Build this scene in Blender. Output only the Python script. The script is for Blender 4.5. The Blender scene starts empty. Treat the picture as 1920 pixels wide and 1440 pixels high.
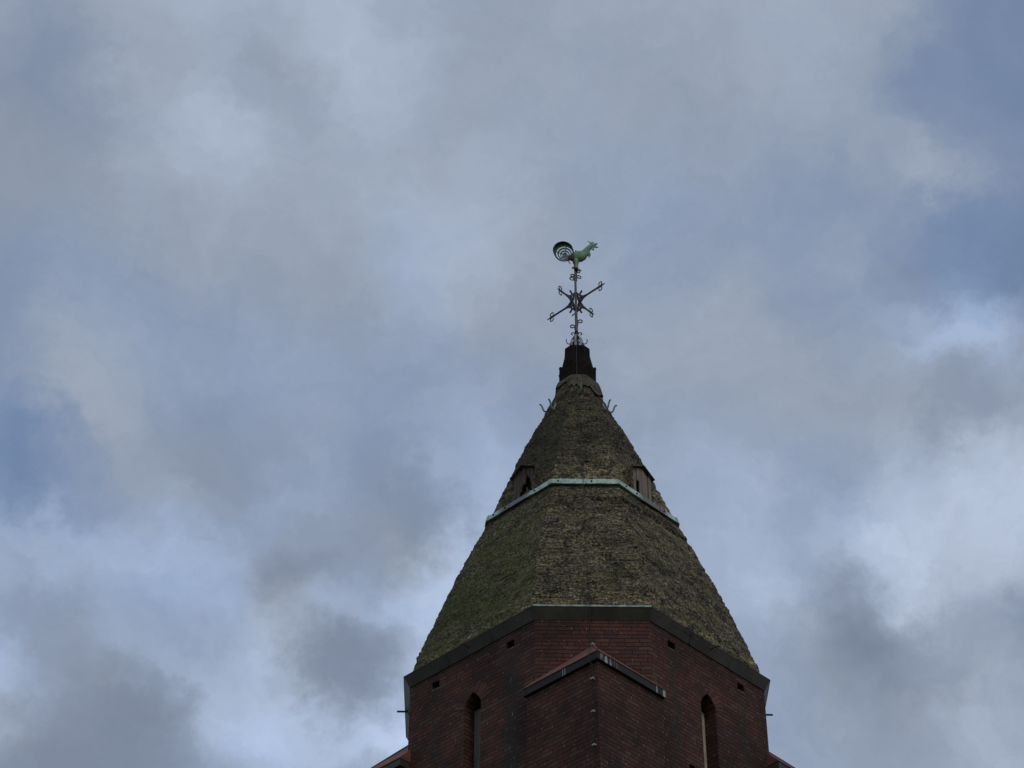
import bpy, bmesh, math, random
from mathutils import Vector, Matrix, noise
R_ = math.radians
scene = bpy.context.scene
COL = scene.collection
random.seed(7)

# ------------------------------------------------------------------ camera
CAM = Vector((0.0, -30.0, 1.6))
cF = Vector((-0.02861342, 0.76282282, 0.64597416))
cR = Vector((0.99934413, 0.03617908, 0.00154252))
cU = Vector((0.02219409, -0.64559463, 0.76335771))
cd = bpy.data.cameras.new('camera')
cam = bpy.data.objects.new('camera', cd)
COL.objects.link(cam)
M = Matrix((cR, cU, -cF)).transposed().to_4x4()
M.translation = CAM
cam.matrix_world = M
cd.sensor_width = 36.0
cd.lens = 36.0 * 4302.6 / 1920.0
cd.clip_end = 5000
scene.camera = cam

# ------------------------------------------------------------------ exposure
vs = scene.view_settings
vs.view_transform = 'Standard'; vs.look = 'None'; vs.exposure = 0.0; vs.gamma = 1.0
try: vs.use_curve_mapping = False
except Exception: pass

# ------------------------------------------------------------------ sun (veiled by cloud)
SUN_AZ, SUN_EL = 155.0, 42.0        # degrees clockwise from +Y, and up
sd = bpy.data.lights.new('sun', 'SUN')
sd.energy = 0.5; sd.angle = R_(12); sd.color = (1.0, 0.95, 0.87)
sun = bpy.data.objects.new('sun', sd); COL.objects.link(sun)
sv = Vector((math.sin(R_(SUN_AZ))*math.cos(R_(SUN_EL)), math.cos(R_(SUN_AZ))*math.cos(R_(SUN_EL)), math.sin(R_(SUN_EL))))
sun.rotation_euler = sv.to_track_quat('Z', 'Y').to_euler()
sun.location = sv * 200

# ------------------------------------------------------------------ sky: blue behind, cloud banks by azimuth, elevation, brightness, cover
SKY_SCALE = 0.912571
L_AZ = """5000 5378 5761 5952 6065 5877 5655 5564 5495 5363 5331 5422 5262 4945 4968 5333 5382 5299 5300 5317 5487 5607 5331 5473 5719 6416 7177 7774 8282 8731 7857 5000
5000 4976 4935 4836 4591 4017 3484 3178 2968 3183 3327 3177 3410 3880 4385 4390 4394 4402 4421 4418 4357 4325 4481 4854 5384 5599 5606 5580 5556 5526 5331 5000
5000 4401 3961 3817 3801 4102 5487 6038 5661 4917 3991 4714 4105 4589 5982 4894 5095 5320 5597 5854 5553 5794 6344 5997 6644 6344 5680 5154 4790 4556 4590 5000
5000 5670 6015 6013 5842 5123 4221 4173 4282 5400 5536 4484 5365 6797 6015 4987 5236 5188 5322 5401 4614 4123 5387 6320 6123 5987 5658 5223 4729 4214 4097 5000
5000 4917 4921 4975 4963 4640 4936 5877 5984 5588 5143 3671 3754 5567 5728 5179 4981 5179 5385 5405 4657 3741 4005 4272 4252 4996 5169 5180 5150 5116 5071 5000
5000 5334 5371 5138 4698 4261 4583 5015 5030 5669 6631 5510 4402 3446 4852 5302 4994 4960 4883 4706 4967 4873 4517 5264 5474 5265 5269 5159 4972 4773 4686 5000
5000 4219 3925 4056 4288 4750 4912 4554 4339 5124 5762 5366 5904 5682 5681 5466 4976 4949 4833 4611 4656 4508 4452 4714 5211 5357 5101 5048 5148 5326 5384 5000
5000 5373 5447 5114 4413 3817 4164 4996 5530 4908 4501 5599 5536 5180 5494 5179 5156 4869 4799 4801 4782 5118 5589 4912 3967 4857 5441 5378 5169 4966 4864 5000
5000 4993 4964 5000 5091 5243 5233 4696 4028 4670 5615 5139 4489 4877 5574 5211 4987 5143 5434 5773 5577 5346 5599 4135 4164 5064 5393 5223 4995 4788 4751 5000
5000 5194 5080 4808 4784 5501 5609 5094 5062 5308 4876 5000 5055 5077 4796 4681 4573 4523 4518 4537 4717 5070 4911 4707 4738 5586 5683 5372 4986 4623 4480 5000
5000 4960 4885 4753 4599 5038 5138 5098 4914 4722 5222 5470 4867 5206 4338 4507 4826 4981 5234 5582 4873 4223 5130 5607 4807 4484 5180 5347 5217 5000 4810 5000
5000 5054 5083 5132 5174 5197 5132 5292 5029 4298 4802 5699 4611 5018 5422 5468 4832 4849 4747 4893 4993 4706 4701 5178 5043 5172 4964 4881 4905 4974 5034 5000
5000 4952 4943 4968 4924 4983 5059 5140 5053 4555 5545 4624 4760 5301 5213 4743 5096 4945 4796 4546 5051 5523 4971 5514 4752 4737 5014 5071 5055 5023 5003 5000
5000 5172 5186 4980 4653 5125 5136 4988 5039 4671 4914 4863 5224 4971 4942 5256 5457 5229 5136 5026 5054 5084 4596 4815 5271 4730 5234 5203 5042 4875 4759 5000
5000 4921 4893 4855 4993 5323 4736 4723 5152 5278 4916 5187 4553 5146 5046 5182 5135 4969 4833 4899 4883 5099 5194 4924 5187 4629 5036 5149 5095 5005 4895 5000
5000 4976 4971 4899 4893 5221 5005 4874 4955 5141 4891 4876 4979 4869 4862 5375 5235 5146 5003 4968 5045 4930 4998 5419 4577 5242 4958 4960 4974 4977 5022 5000
5000 4836 4817 4988 5212 5182 4791 4797 5291 4884 4983 5082 5130 4772 5183 4685 5034 5124 5092 5026 5077 4975 4815 5043 4899 5072 5131 5063 4997 4923 4909 5000
5000 5054 5033 4874 4996 5060 4767 5206 4903 5016 5012 5061 4967 5086 4916 4830 5289 4909 4818 5057 5213 4967 4947 4917 5002 5147 4947 4969 5000 5011 5002 5000"""
L_EL = """5000 4466 3695 3546 3804 4051 4276 4359 4237 4264 4554 4662 4375 4018 3701 3440 3253 2908 2744 2765 2870 3084 3212 3270 3408 3604 3790 3963 4124 4400 4821 5000
5000 5984 7418 7623 6955 6136 5130 4440 4856 5182 4595 4725 5531 5844 5434 5238 5155 4984 4878 4715 4509 4326 4142 4149 4267 4155 4020 3898 3777 3886 4548 5000
5000 4858 4649 4557 4504 4323 3919 3446 3780 4482 5773 6955 7220 6595 5721 5446 5805 5165 4721 4690 4782 5250 5293 5043 4863 4823 4834 4828 4806 4812 4918 5000
5000 4693 4469 4797 5362 5993 6591 6768 6191 6191 6442 6497 6116 5368 4834 4700 5105 4604 4434 4671 4831 4977 4636 4365 4503 4677 4845 5027 5198 5296 5155 5000
5000 5001 4946 4859 4769 4563 3960 3917 6485 7048 5300 4660 4970 5105 5167 4947 4433 4843 5248 5231 5297 5277 5406 5123 4511 4487 4655 4772 4847 4912 4977 5000
5000 4982 4956 4968 5014 5076 5158 5108 5226 5370 4091 3592 5841 6320 4994 4834 5181 4833 4375 4116 4434 5164 5281 4995 5035 5441 5593 5537 5439 5288 5084 5000
5000 4857 4546 4393 4484 4762 5405 5985 5051 4799 4567 4364 5192 5551 5505 5278 5129 4979 5065 5289 5530 5533 5271 5191 5098 4674 4310 4075 3909 3995 4598 5000
5000 5040 5151 5246 5261 5163 4918 4946 5014 4758 5336 5130 5526 5166 4793 4212 3664 4174 4682 5223 5369 4878 5197 5885 5943 5529 5134 4884 4739 4716 4881 5000
5000 4884 4787 4830 4888 4936 5171 5082 4577 5311 5186 4732 4844 5575 6274 5457 4225 4876 5470 5509 5027 4075 4155 4644 5077 5190 5182 5183 5205 5198 5086 5000
5000 5182 5319 5168 4935 4781 4908 5269 5325 4729 4907 5364 4549 4898 5773 5747 4855 4341 4381 4579 4909 5162 5445 5345 4920 4827 4940 5079 5187 5210 5087 5000
5000 5203 5321 5058 4710 4517 4815 5349 4887 5476 5800 4849 4698 4997 4885 5145 5426 5267 4862 4567 4519 4649 4868 5229 5576 5447 5148 4912 4725 4638 4821 5000
5000 4860 4788 4983 5218 5320 5205 4609 4428 5305 5427 4584 4848 4837 5041 5228 5230 4610 4611 4958 5290 5426 4994 4806 5275 5044 4791 4819 5004 5193 5139 5000
5000 5059 5076 4968 4865 4902 5084 4941 4973 5467 4278 5363 5284 4530 5070 5130 5176 4912 4639 5117 5252 4891 4725 4812 5270 5336 5171 5017 4894 4832 4913 5000
5000 4749 4678 5001 5248 5228 4937 4929 5123 5087 4699 5190 4916 5009 5055 5134 4946 5198 5214 4743 4594 4970 4948 5201 5509 4962 4699 4763 4956 5159 5132 5000
5000 4950 4864 4888 5040 5253 5307 4624 5158 4898 5104 5015 4888 4842 5327 4935 4897 5275 4913 4773 4921 5030 5123 5043 4794 5250 5270 5034 4809 4698 4848 5000
5000 4869 4834 4989 5100 5116 5055 4893 5028 5043 4940 5031 4817 5180 4868 5037 5350 4794 4851 5288 4995 4527 5142 5317 4873 4961 5057 5006 4947 4933 4975 5000
5000 5007 4965 4931 4994 5093 4925 4921 5306 4752 5139 4792 5308 4812 4843 5433 5018 4888 5074 5036 4982 4865 4907 4928 5066 5060 5015 4997 4989 4966 4971 5000
5000 5053 5058 4958 4913 5069 5151 4995 4772 5165 4948 5027 5072 4911 4894 5146 4895 4830 5253 4976 4793 5044 5143 5105 4922 4911 5062 5071 4994 4907 4932 5000"""
C_AZ = """5000 4033 3646 3770 3954 3532 3073 3064 3098 3172 3287 3185 3525 3353 2956 3073 3374 3574 3556 3507 3618 3816 3864 4761 6586 7747 8583 9150 9607 9999 8714 5000
5000 6809 7876 7959 7582 6460 4526 4422 4795 4939 4183 4478 4497 4679 5425 5517 4910 4556 4386 4100 3748 3394 2782 2582 2273 2743 3547 4575 5634 6630 6758 5000
5000 6171 6863 7034 7241 7181 6760 6853 6928 6629 6078 5997 6357 6201 5510 5542 5515 5286 4928 4761 5054 5880 6203 6988 7370 6794 6758 6695 6548 6346 5780 5000
5000 5176 5150 5039 5304 5954 5028 3953 3814 4305 4365 4626 4271 4477 4926 5446 5990 6681 6983 7092 7494 7251 6056 5063 3931 3835 5330 5865 5954 5907 5580 5000
5000 5616 5752 5314 4252 2464 2811 4517 4848 5039 6416 6602 6579 6390 5781 5472 5511 5707 5814 5495 4643 4246 5059 5717 4356 4412 5284 5554 5567 5525 5343 5000
5000 4936 4844 4585 4004 3725 5878 7072 7206 5278 3423 4447 5380 4875 4965 5313 5334 5321 5045 4804 5192 5094 5192 4355 3400 4450 5452 5590 5513 5402 5193 5000
5000 5809 5887 5358 4788 4212 4659 5210 5225 3958 3379 3757 5263 4980 5047 5240 5277 5272 5425 5416 5341 4716 4223 6004 7034 4857 4326 4408 4646 4944 5193 5000
5000 3941 4062 5044 5981 5363 4978 5104 4957 3971 4373 5410 5479 5964 5879 5690 5573 5375 5316 5101 5210 4569 3613 4159 5137 5577 5520 5468 5201 4710 4354 5000
5000 5201 5233 5310 5344 4511 4781 5145 5318 5381 5836 4176 4437 3969 4914 5053 5394 5622 5689 5725 4929 4111 5066 4183 5030 6144 5439 5007 4787 4684 4767 5000
5000 4441 4772 5572 5859 4267 4084 5191 5347 4676 4814 5090 3750 4935 5340 5753 5344 4683 4441 4486 5129 5613 5773 5528 4758 5440 4672 4710 4935 5079 5077 5000
5000 5091 5187 5252 5059 4327 5195 4611 4788 5828 4137 6292 5501 4386 4772 5073 4830 4703 4889 5157 5716 5481 4741 4193 5254 5876 4725 4643 4863 5114 5243 5000
5000 4627 4685 5099 5286 4657 5283 5119 5084 5506 5260 5589 4448 4189 4739 5089 5212 5284 5049 4800 5185 4695 4207 5531 5493 3911 5174 5264 5135 4986 4887 5000
5000 5030 5112 5126 5010 4727 4874 5572 4950 4969 5613 4792 4668 5706 4382 4621 4850 4845 4940 5029 5595 5497 4353 4675 5075 5069 4807 4987 5073 5054 4981 5000
5000 4852 4874 5102 5492 5200 4377 5070 5267 4774 4882 5006 5700 4694 4216 4581 5062 5138 4867 4905 5191 4900 5254 5060 4900 4866 5017 5044 4929 4833 4850 5000
5000 5094 5112 5333 5158 4525 5340 4840 4761 4741 4978 4909 5096 4999 4776 5015 4980 5192 5033 4754 4382 5611 5158 4658 5169 4774 5354 5168 4928 4740 4719 5000"""
C_EL = """5000 4525 3775 3583 3808 4069 4356 4498 4581 4770 5142 5283 5315 5137 4443 3769 3095 2350 1620 1176 1157 1520 1517 1337 1394 1577 1800 2022 2225 2856 4259 5000
5000 5297 5701 5617 5155 4516 3748 3181 3071 2969 2713 2212 1675 1600 2100 2683 3941 5189 5734 6158 6216 5109 4845 4984 4688 4629 4697 4659 4557 4574 4828 5000
5000 5415 6216 6603 6553 6432 6206 6076 5835 5432 4858 4509 4016 3883 4557 4258 2702 1570 1873 2902 4228 5565 5218 4601 5203 5952 6508 6895 7175 6995 5795 5000
5000 4688 4219 4165 4398 4650 4898 5123 5425 5693 5543 4780 3510 3382 4658 5692 6273 6350 5815 4538 3065 2094 3082 4837 5815 6136 6158 6143 6145 5969 5375 5000
5000 4999 4841 4519 4237 4097 4355 4667 4925 5214 5132 6056 7382 5875 2815 2363 3477 4834 5629 5353 4639 4264 4864 5665 5891 5634 5401 5415 5530 5529 5212 5000
5000 5065 5251 5454 5681 6002 6276 6192 5060 4319 3453 3400 5074 6747 5733 4397 4584 5067 5357 5559 4878 3163 4219 5838 5749 5164 4765 4628 4624 4710 4902 5000
5000 4696 4220 4166 4470 4994 5705 5400 4027 3819 4196 4272 5077 5821 4672 4657 5469 6074 5050 3392 3902 6404 5706 4477 4839 5261 5383 5397 5358 5275 5091 5000
5000 5196 5652 6075 6145 6009 5565 4986 5134 5602 5228 5402 5458 4835 4378 4263 5421 6415 5819 4696 4907 5080 4611 4204 4048 4141 4582 5026 5330 5461 5202 5000
5000 5139 5369 5309 4963 4553 4362 4520 4109 3918 5222 5049 5047 5883 5714 5289 4984 4645 5177 5674 5025 4634 4588 4397 4341 4503 5197 5678 5845 5766 5319 5000
5000 4644 4247 4352 4573 4928 5877 6301 5335 5049 5510 4976 4431 5066 4514 4732 4693 4647 5354 5976 5713 5181 4836 4310 4218 4768 5073 5259 5172 5057 5010 5000
5000 5030 5022 4796 4569 4570 4553 4669 5853 6322 4014 3852 5150 5404 4912 5136 5248 4839 5032 5235 4755 5113 5435 5051 4455 4370 4801 5223 5455 5440 5179 5000
5000 5159 5445 5386 4974 4602 4578 5073 5604 5107 4838 4783 4898 5445 5010 5030 4741 5221 5158 5063 4963 5570 4295 3837 5241 5865 5395 5011 4679 4522 4809 5000
5000 5249 5516 5302 4807 4377 4662 5986 5437 4453 4792 5267 5040 4813 4787 4949 5463 5227 4659 4898 4983 4825 5207 5270 4835 4793 4917 5025 4995 5010 4999 5000
5000 4950 4932 5104 5097 4947 5128 5124 4390 5261 4584 4923 5622 4850 4542 5536 5266 4901 4728 4950 5470 4755 4802 4873 4746 5156 5359 5277 4926 4725 4836 5000
5000 5031 5074 4995 4798 5020 5174 4679 5011 5084 5326 4878 4736 5435 4793 4565 5714 5029 4356 4958 5439 5003 4741 4990 5290 4952 4884 5093 5043 5002 4983 5000"""

world = bpy.data.worlds.new('World'); scene.world = world; world.use_nodes = True
wt = world.node_tree; wt.nodes.clear()
class NT:
    """tiny helper to write node trees"""
    def __init__(s, t): s.t = t
    def n(s, kind, **kw):
        nd = s.t.nodes.new(kind)
        for k, v in kw.items(): setattr(nd, k, v)
        return nd
    def put(s, sock, v):
        if v is None: return
        if isinstance(v, bpy.types.NodeSocket): s.t.links.new(v, sock)
        else:
            if isinstance(v, (tuple, list)) and sock.type == 'RGBA' and len(v) == 3: v = (*v, 1)
            sock.default_value = v
    def math(s, op, a, b=None, c=None, clamp=False):
        nd = s.n('ShaderNodeMath', operation=op, use_clamp=clamp)
        for i, v in enumerate((a, b, c)): s.put(nd.inputs[i], v)
        return nd.outputs[0]
    def vec(s, op, a, b=None, c=None, scale=None):
        nd = s.n('ShaderNodeVectorMath', operation=op)
        s.put(nd.inputs[0], a); s.put(nd.inputs[1], b); s.put(nd.inputs[2], c)
        if scale is not None: s.put(nd.inputs['Scale'], scale)
        return nd.outputs['Value'] if op in ('DOT_PRODUCT', 'LENGTH', 'DISTANCE') else nd.outputs[0]
    def noise(s, co, scale, detail=4, rough=.55, dist=0.0, col=False):
        nd = s.n('ShaderNodeTexNoise'); s.put(nd.inputs['Vector'], co)
        s.put(nd.inputs['Scale'], scale); nd.inputs['Detail'].default_value = detail
        nd.inputs['Roughness'].default_value = rough; nd.inputs['Distortion'].default_value = dist
        return nd.outputs['Color'] if col else nd.outputs['Fac']
    def ramp(s, f, lo, hi, a=0.0, b=1.0, smooth=True):
        nd = s.n('ShaderNodeMapRange', interpolation_type='SMOOTHSTEP' if smooth else 'LINEAR')
        s.put(nd.inputs[0], f)
        for i, v in zip((1, 2, 3, 4), (lo, hi, a, b)): s.put(nd.inputs[i], v)
        return nd.outputs[0]
    def mix(s, f, a, b, blend='MIX'):
        nd = s.n('ShaderNodeMix', data_type='RGBA', blend_type=blend)
        s.put(nd.inputs['Factor'], f); s.put(nd.inputs[6], a); s.put(nd.inputs[7], b)
        return nd.outputs[2]
    def sep(s, v):
        nd = s.n('ShaderNodeSeparateXYZ'); s.put(nd.inputs[0], v); return nd.outputs
    def comb(s, x, y, z):
        nd = s.n('ShaderNodeCombineXYZ')
        for i, v in enumerate((x, y, z)): s.put(nd.inputs[i], v)
        return nd.outputs[0]

W = NT(wt)
tc = W.n('ShaderNodeTexCoord'); D = tc.outputs['Generated']
# domain warp so that bank edges fray like cloud
w1 = W.vec('SUBTRACT', W.noise(D, 9.0, 6, .6, col=True), (.5, .5, .5))
w2 = W.vec('SUBTRACT', W.noise(D, 30.0, 7, .68, col=True), (.5, .5, .5))
Dw = W.vec('MULTIPLY_ADD', w1, (.085, .085, .085), D)
Dw = W.vec('MULTIPLY_ADD', w2, (.044, .044, .044), Dw)
Dw = W.vec('NORMALIZE', Dw)
# azimuth and elevation of the looked-at piece of sky, in degrees
sd_ = W.sep(Dw)
AZd = W.math('MULTIPLY', W.math('ARCTAN2', sd_[0], sd_[1]), 57.29578)
ELd = W.math('MULTIPLY', W.math('ARCSINE', sd_[2]), 57.29578)
ax = W.ramp(AZd, -25.0, 24.0, smooth=False); ey = W.ramp(ELd, 25.5, 54.0, smooth=False)
def table(txt, f):
    """3 ramp channels at a time: smooth curves along one sky axis"""
    rows = [[int(v)/9999 for v in l.split()] for l in txt.split('\n')]
    outs = []
    for k in range(0, len(rows), 3):
        nd = W.n('ShaderNodeValToRGB'); cr = nd.color_ramp; cr.interpolation = 'CARDINAL'
        n = len(rows[k])
        while len(cr.elements) < n: cr.elements.new(.5)
        for i in range(n): cr.elements[i].position = i/(n-1)
        for i in range(n): cr.elements[i].color = (rows[k][i], rows[k+1][i], rows[k+2][i], 1)
        W.put(nd.inputs[0], f)
        outs.append(W.vec('MULTIPLY_ADD', nd.outputs[0], (2*SKY_SCALE,)*3, (-SKY_SCALE,)*3))
    return outs
def field(ta, te, base):
    tot = base
    for a_, e_ in zip(table(ta, ax), table(te, ey)): tot = W.math('ADD', W.vec('DOT_PRODUCT', a_, e_), tot)
    return tot
Lum = field(L_AZ, L_EL, 0.36); Cov = field(C_AZ, C_EL, 0.75)
Dq = W.vec('MULTIPLY', Dw, (1.0, 1.0, 1.5))
fine = W.ramp(W.noise(Dq, 20.0, 9, .66, .35), .27, .73, smooth=False)
mid = W.noise(D, 8.0, 4, .5)
low = W.ramp(D_z := W.sep(D)[2], .72, .54, .09, .22)        # broken cloud lower down, smooth sheet overhead
wisp = W.noise(W.vec('MULTIPLY', Dw, (1.0, 1.0, 1.9)), 62.0, 6, .65, .4)
mod = W.math('ADD', W.math('MULTIPLY', W.math('SUBTRACT', fine, .5), low), W.math('MULTIPLY', W.math('SUBTRACT', mid, .5), .10))
mod = W.math('ADD', mod, W.math('MULTIPLY', W.math('SUBTRACT', wisp, .5), .16))
Lum = W.math('MULTIPLY', Lum, W.math('ADD', mod, 1.0))
Cov = W.math('ADD', Cov, W.math('MULTIPLY', W.math('SUBTRACT', fine, .5), .22), clamp=True)
Cov = W.math('MULTIPLY_ADD', Cov, .76, .24)
Lum = W.math('MULTIPLY', W.math('MULTIPLY_ADD', W.math('MAXIMUM', W.math('SUBTRACT', .31, Lum), 0.0), .32, Lum), 1.025)
ccol = W.vec('SCALE', W.mix(W.ramp(Lum, .17, .36), (.82, 1.0, 1.40), (.862, 1.01, 1.275)), scale=Lum)
sky = W.n('ShaderNodeTexSky', sky_type='NISHITA', sun_disc=False)
sky.sun_elevation = R_(SUN_EL); sky.sun_rotation = R_(SUN_AZ); sky.air_density = 1.0; sky.dust_density = .6
SKY_STRENGTH = 0.105
# thin veil: the blue behind brightens with the cloud in front of it
scol = W.vec('SCALE', sky.outputs[0], scale=W.math('MULTIPLY', Lum, SKY_STRENGTH/.155))
bg = W.n('ShaderNodeBackground'); W.put(bg.inputs[0], W.mix(Cov, scol, ccol)); bg.inputs[1].default_value = 1.0
wo = W.n('ShaderNodeOutputWorld'); wt.links.new(bg.outputs[0], wo.inputs[0])
# ------------------------------------------------------------------ mesh helpers
class MB:
    """collects geometry that becomes ONE mesh object"""
    def __init__(s): s.v = []; s.f = []; s.m = []; s.cur = 0
    def add(s, verts, faces):
        o = len(s.v); s.v += [Vector(p) for p in verts]
        for f in faces: s.f.append([i + o for i in f]); s.m.append(s.cur)
    def hexa(s, b, t):
        """two matching rings of points: bottom b, top t (both counter-clockwise seen from above)"""
        n = len(b)
        s.add(list(b) + list(t), [list(range(n))[::-1], list(range(n, 2*n))] + [[i, (i+1) % n, n+(i+1) % n, n+i] for i in range(n)])
    def box(s, c, size, M=None):
        x, y, z = size[0]/2, size[1]/2, size[2]/2
        P = [Vector((sx*x, sy*y, sz*z)) for sz in (-1, 1) for sx, sy in ((-1, -1), (1, -1), (1, 1), (-1, 1))]
        if M is not None: P = [M @ p for p in P]
        P = [p + Vector(c) for p in P]
        s.hexa(P[:4], P[4:])
    def tube(s, pts, r, n=8, caps=True):
        pts = [Vector(p) for p in pts]; k = len(pts)
        rr = r if isinstance(r, (list, tuple)) else [r]*k
        t0 = (pts[1]-pts[0]).normalized()
        ref = Vector((0, 0, 1)) if abs(t0.z) < .9 else Vector((1, 0, 0))
        u = t0.cross(ref).normalized()
        V = []
        for i, p in enumerate(pts):
            t = (pts[min(i+1, k-1)] - pts[max(i-1, 0)]).normalized()
            u = (u - t*u.dot(t)).normalized(); w = t.cross(u)
            for j in range(n):
                a = 2*math.pi*j/n
                V.append(p + (u*math.cos(a) + w*math.sin(a))*rr[i])
        F = [[i*n+j, i*n+(j+1) % n, (i+1)*n+(j+1) % n, (i+1)*n+j] for i in range(k-1) for j in range(n)]
        if caps: F += [list(range(n))[::-1], [(k-1)*n+j for j in range(n)]]
        s.add(V, F)
    def strip(s, pts, nrm, wid, th):
        """flat bar along pts: width wid along nrm, thickness th across"""
        pts = [Vector(p) for p in pts]; k = len(pts); V = []
        for i, p in enumerate(pts):
            t = (pts[min(i+1, k-1)] - pts[max(i-1, 0)]).normalized()
            a = Vector(nrm[i] if isinstance(nrm, list) else nrm); a = (a - t*a.dot(t)).normalized(); b = t.cross(a)
            for sa, sb in ((-1, -1), (1, -1), (1, 1), (-1, 1)): V.append(p + a*sa*wid/2 + b*sb*th/2)
        F = [[i*4+j, i*4+(j+1) % 4, (i+1)*4+(j+1) % 4, (i+1)*4+j] for i in range(k-1) for j in range(4)]
        F += [[0, 3, 2, 1], [(k-1)*4+j for j in range(4)]]
        s.add(V, F)
    def extrude_poly(s, pts, nvec, th):
        """planar polygon given thickness th along nvec (centred)"""
        nv = Vector(nvec).normalized()*th/2; n = len(pts)
        P = [Vector(p) for p in pts]
        s.add([p - nv for p in P] + [p + nv for p in P],
              [list(range(n))[::-1], list(range(n, 2*n))] + [[i, (i+1) % n, n+(i+1) % n, n+i] for i in range(n)])
    def build(s, name, mats, parent=None, smooth=False, uv=None, recalc=True):
        me = bpy.data.meshes.new(name)
        me.from_pydata([tuple(v) for v in s.v], [], s.f)
        mats = mats if isinstance(mats, (list, tuple)) else [mats]
        for m in mats: me.materials.append(m)
        for p, i in zip(me.polygons, s.m): p.material_index = i
        if recalc:
            bm = bmesh.new(); bm.from_mesh(me)
            bmesh.ops.recalc_face_normals(bm, faces=bm.faces[:]); bm.to_mesh(me); bm.free()
        if smooth:
            for p in me.polygons: p.use_smooth = True
        if uv: uv(me)
        o = bpy.data.objects.new(name, me); COL.objects.link(o)
        if parent is not None: o.parent = parent
        return o

def empty(name, loc=(0, 0, 0), rz=0.0):
    o = bpy.data.objects.new(name, None); COL.objects.link(o)
    o.location = loc; o.rotation_euler = (0, 0, rz); o.empty_display_size = .3
    return o
def tag(o, label=None, cat=None, group=None, kind=None):
    if label: o['label'] = label
    if cat: o['category'] = cat
    if group: o['group'] = group
    if kind: o['kind'] = kind
    return o
def bevel(o, w, seg=2, ang=30):
    m = o.modifiers.new('edge', 'BEVEL'); m.width = w; m.segments = seg; m.limit_method = 'ANGLE'; m.angle_limit = R_(ang)

def wall_uv(me):
    """u in metres along each face of the octagon (+20 per face), v = height"""
    uvl = me.uv_layers.new(name='UVMap')
    for p in me.polygons:
        n = p.normal
        if abs(n.z) < .75:
            h = Vector((n.x, n.y, 0)).normalized()
            idx = round(math.degrees(math.atan2(h.y, h.x)) / 45) % 8
            t = Vector((-h.y, h.x, 0))
            for li in p.loop_indices:
                c = me.vertices[me.loops[li].vertex_index].co
                uvl.data[li].uv = (20*idx + c.dot(t) + 5, c.z)
        else:
            for li in p.loop_indices:
                c = me.vertices[me.loops[li].vertex_index].co
                uvl.data[li].uv = (c.x + 200, c.y)

# ------------------------------------------------------------------ materials
def mat(name):
    m = bpy.data.materials.new(name); m.use_nodes = True
    t = m.node_tree; b = t.nodes['Principled BSDF']
    return m, NT(t), b
def bump(N, b, h, strength=.5, dist=.02):
    nd = N.n('ShaderNodeBump'); N.put(nd.inputs['Height'], h)
    nd.inputs['Strength'].default_value = strength; nd.inputs['Distance'].default_value = dist
    N.put(b.inputs['Normal'], nd.outputs[0])

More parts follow.
